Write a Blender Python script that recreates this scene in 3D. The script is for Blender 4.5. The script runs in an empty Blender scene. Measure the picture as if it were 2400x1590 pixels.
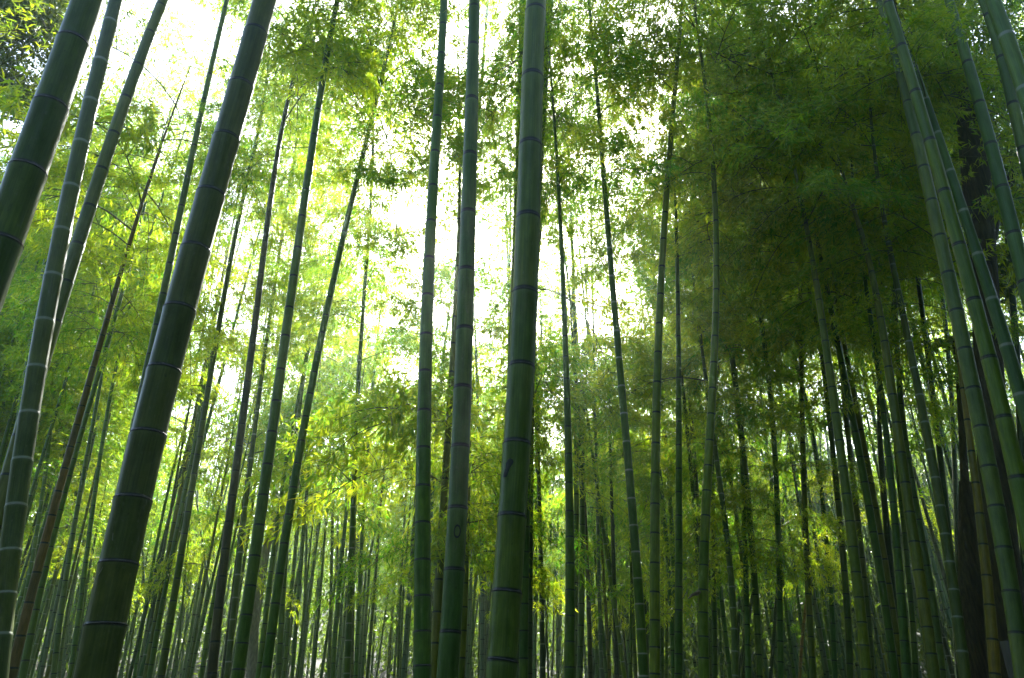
import bpy, math, random
import numpy as np
from mathutils import Vector, Matrix

# ------------------------------------------------------------------ camera, sky, sun, exposure
S = bpy.context.scene
COL = S.collection
R = math.radians
PITCH, CAMZ, FPX = R(27.0), 1.6, 2400 * 18 / 23.6        # pixel units of the 2400 x 1590 photograph
cam_d = bpy.data.cameras.new('camera'); cam = bpy.data.objects.new('camera', cam_d); COL.objects.link(cam)
cam_d.sensor_width = 23.6; cam_d.lens = 18.0; cam_d.clip_start = 0.05; cam_d.clip_end = 1500
cam.location = (0, 0, CAMZ); cam.rotation_euler = (R(90) + PITCH, 0, 0)
S.camera = cam

SUN_EL, SUN_AZ = R(38.0), R(1.5)                         # the sun stands behind the thick middle culm
W = bpy.data.worlds.new('World'); S.world = W; W.use_nodes = True
nt = W.node_tree; nt.nodes.clear()
sky = nt.nodes.new('ShaderNodeTexSky'); sky.sky_type = 'NISHITA'; sky.sun_disc = False
sky.sun_elevation = SUN_EL; sky.sun_rotation = SUN_AZ
sky.air_density = 1.0; sky.dust_density = 1.8; sky.ozone_density = 1.0
bg = nt.nodes.new('ShaderNodeBackground'); bg.inputs['Strength'].default_value = 0.15
wo = nt.nodes.new('ShaderNodeOutputWorld')
nt.links.new(sky.outputs[0], bg.inputs[0]); nt.links.new(bg.outputs[0], wo.inputs[0])

sd = bpy.data.lights.new('sun', 'SUN'); sd.energy = 5.0; sd.angle = R(0.53); sd.color = (1.0, 0.975, 0.92)
so = bpy.data.objects.new('sun', sd); COL.objects.link(so)
to_sun = Vector((math.sin(SUN_AZ) * math.cos(SUN_EL), math.cos(SUN_AZ) * math.cos(SUN_EL), math.sin(SUN_EL)))
so.rotation_euler = to_sun.to_track_quat('Z', 'Y').to_euler(); so.location = to_sun * 60

S.view_settings.view_transform = 'Standard'; S.view_settings.look = 'None'
S.view_settings.exposure = 2.5; S.view_settings.gamma = 1.0
c = S.cycles
c.use_denoising = True; c.denoising_prefilter = 'NONE'
c.max_bounces = 8; c.diffuse_bounces = 4; c.glossy_bounces = 2; c.transmission_bounces = 5
c.volume_bounces = 1; c.transparent_max_bounces = 4; c.sample_clamp_indirect = 6.0
c.caustics_reflective = False; c.caustics_refractive = False

HAZE = 0.0025

# ------------------------------------------------------------------ helpers
rnd = random.Random(11)
def new_mesh(name, verts, faces_flat, loop_tot, mats, uv=None, mat_idx=None, smooth=True):
    me = bpy.data.meshes.new(name)
    v = np.asarray(verts, np.float32); f = np.asarray(faces_flat, np.int32); lt = np.asarray(loop_tot, np.int32)
    me.vertices.add(len(v)); me.vertices.foreach_set('co', v.ravel())
    me.loops.add(len(f)); me.loops.foreach_set('vertex_index', f)
    me.polygons.add(len(lt)); ls = np.concatenate([[0], np.cumsum(lt)[:-1]]).astype(np.int32)
    me.polygons.foreach_set('loop_start', ls); me.polygons.foreach_set('loop_total', lt)
    if mat_idx is not None: me.polygons.foreach_set('material_index', np.asarray(mat_idx, np.int32))
    me.polygons.foreach_set('use_smooth', np.full(len(lt), smooth, bool))
    for m in mats: me.materials.append(m)
    if uv is not None:
        l = me.uv_layers.new(name='UVMap'); l.data.foreach_set('uv', np.asarray(uv, np.float32).ravel())
    me.update(calc_edges=True); me.validate()
    return me
def link(name, me, parent=None, loc=(0, 0, 0)):
    o = bpy.data.objects.new(name, me); COL.objects.link(o); o.location = loc
    if parent is not None: o.parent = parent
    return o
def tag(o, label=None, cat=None, group=None, kind=None):
    if label: o['label'] = label
    if cat: o['category'] = cat
    if group: o['group'] = group
    if kind: o['kind'] = kind
    return o

class Geo:                                               # collects pieces of ONE mesh
    def __init__(s): s.v = []; s.f = []; s.n = []; s.uv = []; s.m = []; s.c = 0
    def add(s, v, quads, uv=None, mi=0):
        v = np.asarray(v, np.float64); q = np.asarray(quads, np.int64)
        s.v.append(v); s.f.append((q + s.c).ravel()); s.n.append(np.full(len(q), q.shape[1]))
        s.uv.append(np.zeros((q.size, 2)) if uv is None else np.asarray(uv).reshape(-1, 2))
        s.m.append(np.full(len(q), mi)); s.c += len(v)
    def mesh(s, name, mats, smooth=True):
        return new_mesh(name, np.concatenate(s.v), np.concatenate(s.f), np.concatenate(s.n), mats,
                        np.concatenate(s.uv), np.concatenate(s.m), smooth)

def tube(path, rad, sides, vv=None, cap=False):
    """tube along path (n,3); returns verts, quads, uvs (u round, v = vv along)"""
    P = np.asarray(path, float); r = np.asarray(rad, float); n = len(P)
    T = np.gradient(P, axis=0); T /= np.linalg.norm(T, axis=1)[:, None] + 1e-9
    ref = np.array([0, 1.0, 0]) if abs(T[:, 1]).max() < 0.9 else np.array([1.0, 0, 0])
    A = np.cross(T, ref); A /= np.linalg.norm(A, axis=1)[:, None] + 1e-9
    B = np.cross(T, A)
    a = np.linspace(0, 2 * np.pi, sides, endpoint=False)
    V = P[:, None, :] + r[:, None, None] * (np.cos(a)[None, :, None] * A[:, None, :] + np.sin(a)[None, :, None] * B[:, None, :])
    i = np.arange(n - 1)[:, None]; j = np.arange(sides)[None, :]; k = (j + 1) % sides
    Q = np.stack([i * sides + j, i * sides + k, (i + 1) * sides + k, (i + 1) * sides + j], -1).reshape(-1, 4)
    if vv is None: vv = np.arange(n, dtype=float)
    vv = np.asarray(vv, float)
    u0 = (j / sides) + 0 * i; u1 = ((j + 1) / sides) + 0 * i
    va = vv[:-1][:, None] + 0 * j; vb = vv[1:][:, None] + 0 * j
    UV = np.stack([np.stack([u0, va], -1), np.stack([u1, va], -1), np.stack([u1, vb], -1), np.stack([u0, vb], -1)], 2).reshape(-1, 2)
    return V.reshape(-1, 3), Q, UV

def ray(px, py):
    x = (px - 1200) / FPX; y = (795 - py) / FPX
    return np.array([x, math.cos(PITCH) - y * math.sin(PITCH), math.sin(PITCH) + y * math.cos(PITCH)])
def at(px, py, Y):                                       # the point at ground distance Y, and its depth
    d = ray(px, py); t = Y / d[1]
    return np.array([0, 0, CAMZ]) + t * d, t
def project(p):
    q = np.asarray(p, float) - np.array([0, 0, CAMZ])
    dep = q[1] * math.cos(PITCH) + q[2] * math.sin(PITCH)
    up = -q[1] * math.sin(PITCH) + q[2] * math.cos(PITCH)
    if dep < 0.1: return -9999, -9999
    return 1200 + FPX * q[0] / dep, 795 - FPX * up / dep

def ground_z(x, y):
    d = math.hypot(x, max(y, 0) if y > 0 else y)
    s = min(max((d - 8) / 40, 0), 1); s = s * s * (3 - 2 * s)
    far = max(d - 48, 0)
    return 5.2 * s + min(far * 0.30, 16.0) + 0.12 * math.sin(x * 0.7 + 1) * math.sin(y * 0.5) * min(1, d / 8)

# ------------------------------------------------------------------ materials
def mat(name):
    m = bpy.data.materials.new(name); m.use_nodes = True
    m.node_tree.nodes.clear(); return m, m.node_tree.nodes, m.node_tree.links
def N(ns, t, **kw):
    n = ns.new(t)
    for k, v in kw.items(): setattr(n, k, v)
    return n
def mathn(ns, ls, op, a, b=None):
    n = ns.new('ShaderNodeMath'); n.operation = op
    for i, x in enumerate((a, b)):
        if x is None: continue
        if isinstance(x, (int, float)): n.inputs[i].default_value = x
        else: ls.new(x, n.inputs[i])
    return n.outputs[0]
def mix(ns, ls, fac, a, b, mode='MIX'):
    n = ns.new('ShaderNodeMix'); n.data_type = 'RGBA'; n.blend_type = mode
    for s, x in ((n.inputs[0], fac), (n.inputs[6], a), (n.inputs[7], b)):
        if isinstance(x, (int, float)): s.default_value = x
        elif isinstance(x, tuple): s.default_value = x + (1,) if len(x) == 3 else x
        else: ls.new(x, s)
    return n.outputs[2]
def ramp(ns, ls, fac, stops):
    n = ns.new('ShaderNodeValToRGB'); e = n.color_ramp.elements
    while len(e) < len(stops): e.new(0.5)
    for i, (p, col) in enumerate(stops):
        e[i].position = p; e[i].color = col + (1,) if len(col) == 3 else col
    ls.new(fac, n.inputs[0]); return n.outputs[0]

def culm_material():
    m, ns, ls = mat('bamboo_culm')
    uv = N(ns, 'ShaderNodeUVMap'); sep = N(ns, 'ShaderNodeSeparateXYZ'); ls.new(uv.outputs[0], sep.inputs[0])
    oi = N(ns, 'ShaderNodeObjectInfo')
    fr = mathn(ns, ls, 'FRACT', sep.outputs[1])
    # fine fibres along the culm, blotches across it
    mp = N(ns, 'ShaderNodeMapping'); mp.inputs['Scale'].default_value = (60, 1.2, 1); ls.new(uv.outputs[0], mp.inputs[0])
    off = N(ns, 'ShaderNodeCombineXYZ'); ls.new(mathn(ns, ls, 'MULTIPLY', oi.outputs['Random'], 50.0), off.inputs[2]); ls.new(off.outputs[0], mp.inputs['Location'])
    n1 = N(ns, 'ShaderNodeTexNoise'); n1.inputs['Scale'].default_value = 1.0; n1.inputs['Detail'].default_value = 4; ls.new(mp.outputs[0], n1.inputs[0])
    mp2 = N(ns, 'ShaderNodeMapping'); mp2.inputs['Scale'].default_value = (5, 1.3, 1); ls.new(uv.outputs[0], mp2.inputs[0]); ls.new(off.outputs[0], mp2.inputs['Location'])
    n2 = N(ns, 'ShaderNodeTexNoise'); n2.inputs['Scale'].default_value = 1.6; n2.inputs['Detail'].default_value = 6; n2.inputs['Roughness'].default_value = 0.6; ls.new(mp2.outputs[0], n2.inputs[0])
    base = mix(ns, ls, 1.0, oi.outputs['Color'], ramp(ns, ls, n1.outputs[0], [(0.3, (0.72, 0.74, 0.7)), (0.7, (1.2, 1.18, 1.15))]), 'MULTIPLY')
    base = mix(ns, ls, 1.0, base, ramp(ns, ls, n2.outputs[0], [(0.3, (0.6, 0.68, 0.62)), (0.55, (1, 1, 1)), (0.75, (1.35, 1.3, 1.2))]), 'MULTIPLY')
    # every internode has aged a little differently; lichen flecks and dirt lie over the skin
    wn = N(ns, 'ShaderNodeTexWhiteNoise'); wn.noise_dimensions = '2D'; cb = N(ns, 'ShaderNodeCombineXYZ')
    ls.new(mathn(ns, ls, 'FLOOR', sep.outputs[1]), cb.inputs[0]); ls.new(mathn(ns, ls, 'MULTIPLY', oi.outputs['Random'], 97.0), cb.inputs[1]); ls.new(cb.outputs[0], wn.inputs[0])
    base = mix(ns, ls, 1.0, base, ramp(ns, ls, wn.outputs[0], [(0.0, (0.72, 0.82, 0.85)), (0.5, (1, 1, 1)), (1.0, (1.32, 1.14, 0.95))]), 'MULTIPLY')
    mp3 = N(ns, 'ShaderNodeMapping'); mp3.inputs['Scale'].default_value = (14, 5, 1); ls.new(uv.outputs[0], mp3.inputs[0]); ls.new(off.outputs[0], mp3.inputs['Location'])
    n3 = N(ns, 'ShaderNodeTexNoise'); n3.inputs['Scale'].default_value = 1.5; n3.inputs['Detail'].default_value = 8; n3.inputs['Roughness'].default_value = 0.7; ls.new(mp3.outputs[0], n3.inputs[0])
    base = mix(ns, ls, ramp(ns, ls, n3.outputs[0], [(0.58, (0,) * 3), (0.74, (0.5,) * 3)]), base, (0.13, 0.16, 0.10))
    base = mix(ns, ls, ramp(ns, ls, n3.outputs[0], [(0.26, (0.75,) * 3), (0.40, (0,) * 3)]), base, (0.018, 0.022, 0.010))
    # waxy grey bloom that thickens just below each node
    bloom = ramp(ns, ls, fr, [(0.0, (0.05,) * 3), (0.1, (0.0,) * 3), (0.8, (0.02,) * 3), (0.93, (0.08,) * 3), (0.965, (0.26,) * 3), (1.0, (0.18,) * 3)])
    bl = mathn(ns, ls, 'MULTIPLY', bloom, mathn(ns, ls, 'ADD', n2.outputs[0], 0.1))
    base = mix(ns, ls, bl, base, (0.14, 0.19, 0.13))
    # leaf-sheath scar at the node: dark, or pale with wax (object alpha says which)
    scar = ramp(ns, ls, fr, [(0.0, (1,) * 3), (0.03, (1,) * 3), (0.05, (0,) * 3), (0.97, (0,) * 3), (0.99, (1,) * 3)])
    sc = mix(ns, ls, oi.outputs['Alpha'], (0.008, 0.012, 0.008), (0.17, 0.20, 0.14))
    base = mix(ns, ls, scar, base, sc)
    p = N(ns, 'ShaderNodeBsdfPrincipled'); ls.new(base, p.inputs['Base Color'])
    ls.new(mathn(ns, ls, 'ADD', mathn(ns, ls, 'MULTIPLY', n2.outputs[0], 0.3), 0.26), p.inputs['Roughness'])
    p.inputs['Specular IOR Level'].default_value = 0.22
    bp = N(ns, 'ShaderNodeBump'); bp.inputs['Strength'].default_value = 0.12; bp.inputs['Distance'].default_value = 0.003
    ls.new(n1.outputs[0], bp.inputs['Height']); ls.new(bp.outputs[0], p.inputs['Normal'])
    o = N(ns, 'ShaderNodeOutputMaterial'); ls.new(p.outputs[0], o.inputs[0]); return m

def leaf_material(name, dark, light, tr_dark, tr_light, trans=0.5):
    m, ns, ls = mat(name)
    uv = N(ns, 'ShaderNodeUVMap'); sep = N(ns, 'ShaderNodeSeparateXYZ'); ls.new(uv.outputs[0], sep.inputs[0])
    oi = N(ns, 'ShaderNodeObjectInfo')
    k = mathn(ns, ls, 'ADD', mathn(ns, ls, 'MULTIPLY', sep.outputs[0], 0.55), mathn(ns, ls, 'MULTIPLY', oi.outputs['Random'], 0.45))
    col = ramp(ns, ls, k, [(0.1, dark), (0.9, light)])
    tr = ramp(ns, ls, k, [(0.1, tr_dark), (0.9, tr_light)])
    p = N(ns, 'ShaderNodeBsdfPrincipled'); ls.new(col, p.inputs['Base Color']); p.inputs['Roughness'].default_value = 0.42
    t = N(ns, 'ShaderNodeBsdfTranslucent'); ls.new(tr, t.inputs[0])
    x = N(ns, 'ShaderNodeMixShader'); x.inputs[0].default_value = trans
    ls.new(p.outputs[0], x.inputs[1]); ls.new(t.outputs[0], x.inputs[2])
    o = N(ns, 'ShaderNodeOutputMaterial'); ls.new(x.outputs[0], o.inputs[0]); return m

def simple(name, c1, c2, scale=8, rough=0.8, bump=0.3, stretch=(1, 1, 1), detail=6):
    m, ns, ls = mat(name)
    tc = N(ns, 'ShaderNodeTexCoord'); mp = N(ns, 'ShaderNodeMapping'); mp.inputs['Scale'].default_value = stretch
    ls.new(tc.outputs['Object'], mp.inputs[0])
    n1 = N(ns, 'ShaderNodeTexNoise'); n1.inputs['Scale'].default_value = scale; n1.inputs['Detail'].default_value = detail
    ls.new(mp.outputs[0], n1.inputs[0])
    p = N(ns, 'ShaderNodeBsdfPrincipled'); p.inputs['Roughness'].default_value = rough
    ls.new(ramp(ns, ls, n1.outputs[0], [(0.3, c1), (0.7, c2)]), p.inputs['Base Color'])
    bp = N(ns, 'ShaderNodeBump'); bp.inputs['Strength'].default_value = bump; bp.inputs['Distance'].default_value = 0.02
    ls.new(n1.outputs[0], bp.inputs['Height']); ls.new(bp.outputs[0], p.inputs['Normal'])
    o = N(ns, 'ShaderNodeOutputMaterial'); ls.new(p.outputs[0], o.inputs[0]); return m

M_CULM = culm_material()
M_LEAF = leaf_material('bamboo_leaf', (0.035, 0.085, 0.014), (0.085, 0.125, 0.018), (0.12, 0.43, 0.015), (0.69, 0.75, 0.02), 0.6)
M_SHADE = leaf_material('shaded_thicket_leaf', (0.03, 0.06, 0.02), (0.05, 0.08, 0.02), (0.08, 0.20, 0.02), (0.22, 0.32, 0.02), 0.5)  # darker copy of the bamboo leaf: the far thicket's shade is in its colour
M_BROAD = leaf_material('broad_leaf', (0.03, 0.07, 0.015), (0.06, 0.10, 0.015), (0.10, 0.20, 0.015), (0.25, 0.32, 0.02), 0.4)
M_TWIG = simple('twig', (0.05, 0.06, 0.02), (0.10, 0.10, 0.04), 20, 0.7)
M_RING_D = simple('dark_node_scar', (0.008, 0.010, 0.009), (0.022, 0.026, 0.022), 60, 0.6)
M_RING_W = simple('waxy_node_ring', (0.11, 0.135, 0.09), (0.20, 0.23, 0.165), 60, 0.7)
M_RING_F = simple('faint_node_ring', (0.02, 0.03, 0.022), (0.05, 0.07, 0.05), 60, 0.6)
M_BARK = simple('cedar_bark', (0.014, 0.012, 0.004), (0.060, 0.046, 0.015), 9, 0.9, 0.8, (6, 6, 0.6))
M_GREYBARK = simple('grey_bark', (0.10, 0.09, 0.075), (0.24, 0.21, 0.18), 9, 0.9, 0.6, (3, 3, 0.8))
M_GROUND = simple('leaf_litter', (0.018, 0.015, 0.010), (0.055, 0.045, 0.028), 3.0, 0.95, 0.5, (1, 1, 1), 10)
M_CARVE = simple('carved_mark', (0.006, 0.012, 0.010), (0.016, 0.024, 0.020), 40, 0.8)
M_SCRATCH = simple('pale_scratch', (0.16, 0.19, 0.12), (0.24, 0.26, 0.18), 40, 0.7)
M_DRY = simple('dry_sheath', (0.06, 0.045, 0.025), (0.14, 0.11, 0.07), 25, 0.8)
M_STUMP = simple('weathered_culm', (0.025, 0.024, 0.018), (0.055, 0.05, 0.04), 14, 0.8, 0.3, (4, 4, 0.5))

# ------------------------------------------------------------------ ground
def build_ground():
    a = np.concatenate([-np.geomspace(6, 150, 22)[::-1], np.linspace(-5, 5, 16), np.geomspace(6, 150, 22)])
    b = np.concatenate([-np.geomspace(6, 150, 14)[::-1], np.linspace(-5, 60, 60), np.geomspace(62, 150, 14)])
    V = [(x, y, ground_z(x, y)) for y in b for x in a]
    w = len(a); Q = [(j * w + i, j * w + i + 1, (j + 1) * w + i + 1, (j + 1) * w + i) for j in range(len(b) - 1) for i in range(w - 1)]
    g = Geo(); g.add(V, Q)
    tag(link('ground', g.mesh('ground', [M_GROUND])), kind='structure')
build_ground()

# ------------------------------------------------------------------ foliage meshes
def leaves(g, rs, pos, dirs, length, width, mi=0):
    n = len(pos)
    d = dirs / (np.linalg.norm(dirs, axis=1)[:, None] + 1e-9)
    nr = rs.normal(size=(n, 3)) + np.array([0, 0, 0.6]); s = np.cross(d, nr); s /= np.linalg.norm(s, axis=1)[:, None] + 1e-9
    up = np.cross(s, d)
    L = (length * rs.uniform(0.65, 1.25, n))[:, None]; Wd = (width * rs.uniform(0.75, 1.2, n))[:, None]
    b = pos; t = pos + d * L - np.array([0, 0, 1]) * L * 0.12
    mid = pos + d * L * 0.4
    l = mid + s * Wd * 0.5 - up * Wd * 0.15; r = mid - s * Wd * 0.5 - up * Wd * 0.15
    V = np.stack([b, l, t, r], 1).reshape(-1, 3)
    i = np.arange(n) * 4
    F = np.stack([np.stack([i, i + 1, i + 2], -1), np.stack([i, i + 2, i + 3], -1)], 1).reshape(-1, 3)
    u = rs.uniform(0, 1, n)
    UV = np.repeat(u, 6); UV = np.stack([UV, np.tile([0, .4, 1, 0, 1, .4], n)], -1)
    g.add(V, F, UV, mi)

def plume(g, rs, origin, az, L, nleaf, ll, lw, elev=0.5, droop=0.75, stems=True):
    """one leafy bamboo branch: a stem that rises and nods, side twigs, fans of hanging leaves"""
    ca, sa = math.cos(az), math.sin(az); out = np.array([ca, sa, 0]); lat = np.array([-sa, ca, 0]); Z = np.array([0, 0, 1.0])
    s = np.linspace(0, 1, 9); bend = rs.normal(0, 0.12)
    ax = origin + L * (s[:, None] * math.cos(elev) * out + (s * math.sin(elev) - droop * s ** 2.2)[:, None] * Z * 0.8 + (bend * s ** 2)[:, None] * lat)
    if stems:
        v, q, uv = tube(ax, np.linspace(0.0042, 0.0015, 9) * max(L, 0.6), 4); g.add(v, q, uv, 1)
    nt_ = 11; per = max(3, int(nleaf / nt_))
    for k in range(nt_):
        f = 0.18 + 0.82 * (k + rs.uniform(0, 1)) / nt_
        p0 = np.array([np.interp(f, s, ax[:, c_]) for c_ in range(3)])
        side = 1 if k % 2 else -1
        td = out * rs.uniform(0.3, 1.0) + lat * side * rs.uniform(0.25, 1.0) + Z * rs.uniform(-0.25, 0.55)
        td /= np.linalg.norm(td); tl = L * rs.uniform(0.22, 0.48) * (1.15 - 0.5 * f)
        q_ = np.linspace(0, 1, 5)
        tw = p0 + tl * (q_[:, None] * td - (0.45 * q_ ** 2)[:, None] * Z)
        if stems:
            v, q, uv = tube(tw, np.linspace(0.0026, 0.001, 5) * max(L, 0.6), 3); g.add(v, q, uv, 1)
        ncl = max(2, per // 6)                            # fans of about six leaves
        cf = 0.15 + 0.85 * np.sort(rs.uniform(0, 1, ncl)) ** 0.8
        cp = np.stack([np.interp(cf, q_, tw[:, c_]) for c_ in range(3)], -1) + rs.normal(0, 0.03 * L, (ncl, 3))
        cp = np.repeat(cp, 6, 0)
        cd = np.repeat(td[None] * 0.5 + rs.normal(0, 0.45, (ncl, 3)), 6, 0)
        leaves(g, rs, cp + rs.normal(0, 0.012 * L, cp.shape), cd + rs.normal(0, 0.5, cp.shape) - Z * 0.55, ll, lw)

PLUMES, FINE, CROWNS = [], [], []
for i in range(9):                                        # branches for culms up to about 11 m away
    rs = np.random.RandomState(100 + i); g = Geo()
    plume(g, rs, np.zeros(3), 0, 1.0 + 0.1 * (i % 3), 760, 0.075, 0.0125, elev=rs.uniform(0.25, 0.75), droop=rs.uniform(0.6, 1.0))
    PLUMES.append(g.mesh('leafy_branch', [M_LEAF, M_TWIG], False))
    g = Geo(); plume(g, rs, np.zeros(3), 0, 1.0 + 0.1 * (i % 3), 1250, 0.054, 0.0098, elev=rs.uniform(0.25, 0.75), droop=rs.uniform(0.6, 1.0))
    FINE.append(g.mesh('leafy_branch', [M_LEAF, M_TWIG], False))
for i in range(7):                                        # whole crowns for the culms farther off, 1 unit = 1 m, 7 m tall
    rs = np.random.RandomState(300 + i); g = Geo(); H = 7.0; n = 30
    for k in range(n):
        f = (k + rs.uniform(0, .8)) / n
        L = (0.75 + 1.0 * math.sin(math.pi * min(1, (f * 0.86 + 0.14)) ** 0.8)) * rs.uniform(0.7, 1.25)
        plume(g, rs, np.array([0, 0, f * H]), k * 2.4 + rs.uniform(-.5, .5), L, 500, 0.088, 0.0172,
              elev=rs.uniform(0.15, 0.8), droop=rs.uniform(0.5, 1.0), stems=(k % 2 == 0))
    CROWNS.append(g.mesh('crown', [M_LEAF, M_TWIG], False))

AIRY = []
for i in range(4):                                        # thin open crowns that let the sky through
    rs = np.random.RandomState(350 + i); g = Geo(); H = 8.0; n = 24
    for k in range(n):
        f = (k + rs.uniform(0, .8)) / n
        L = (0.7 + 0.9 * math.sin(math.pi * min(1, (f * 0.86 + 0.14)) ** 0.8)) * rs.uniform(0.7, 1.25)
        plume(g, rs, np.array([0, 0, f * H]), k * 2.4 + rs.uniform(-.5, .5), L, rs.choice([100, 200, 320]), 0.085, 0.0165,
              elev=rs.uniform(0.15, 0.8), droop=rs.uniform(0.6, 1.1), stems=(k % 2 == 0))
    AIRY.append(g.mesh('crown', [M_LEAF, M_TWIG], False))

# ------------------------------------------------------------------ density of the canopy over the photograph, 100 px cells
MASK = """
883147899853566668899988
873147799854557869999978
964258879748634379999977
966446776585662699999977
777662317746436888767777
688771259413455797777776
688761479202541597777777
998644699223643798778777
999864799567888998888888
998764899888999999999999
999886799999999999999999
999986799999999999999999
999997899999999999999999
999998899999999999999999
888888888888888888888888
888888888888888888888888""".split()
MASK = [[int(ch) for ch in r] for r in MASK]
def density(px, py):
    if py < -60 or px < -150 or px > 2550: return -1
    c_ = min(max(int(px // 100), 0), 23); r_ = min(max(int(py // 100), 0), 15)
    return MASK[r_][c_] / 9

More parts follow.
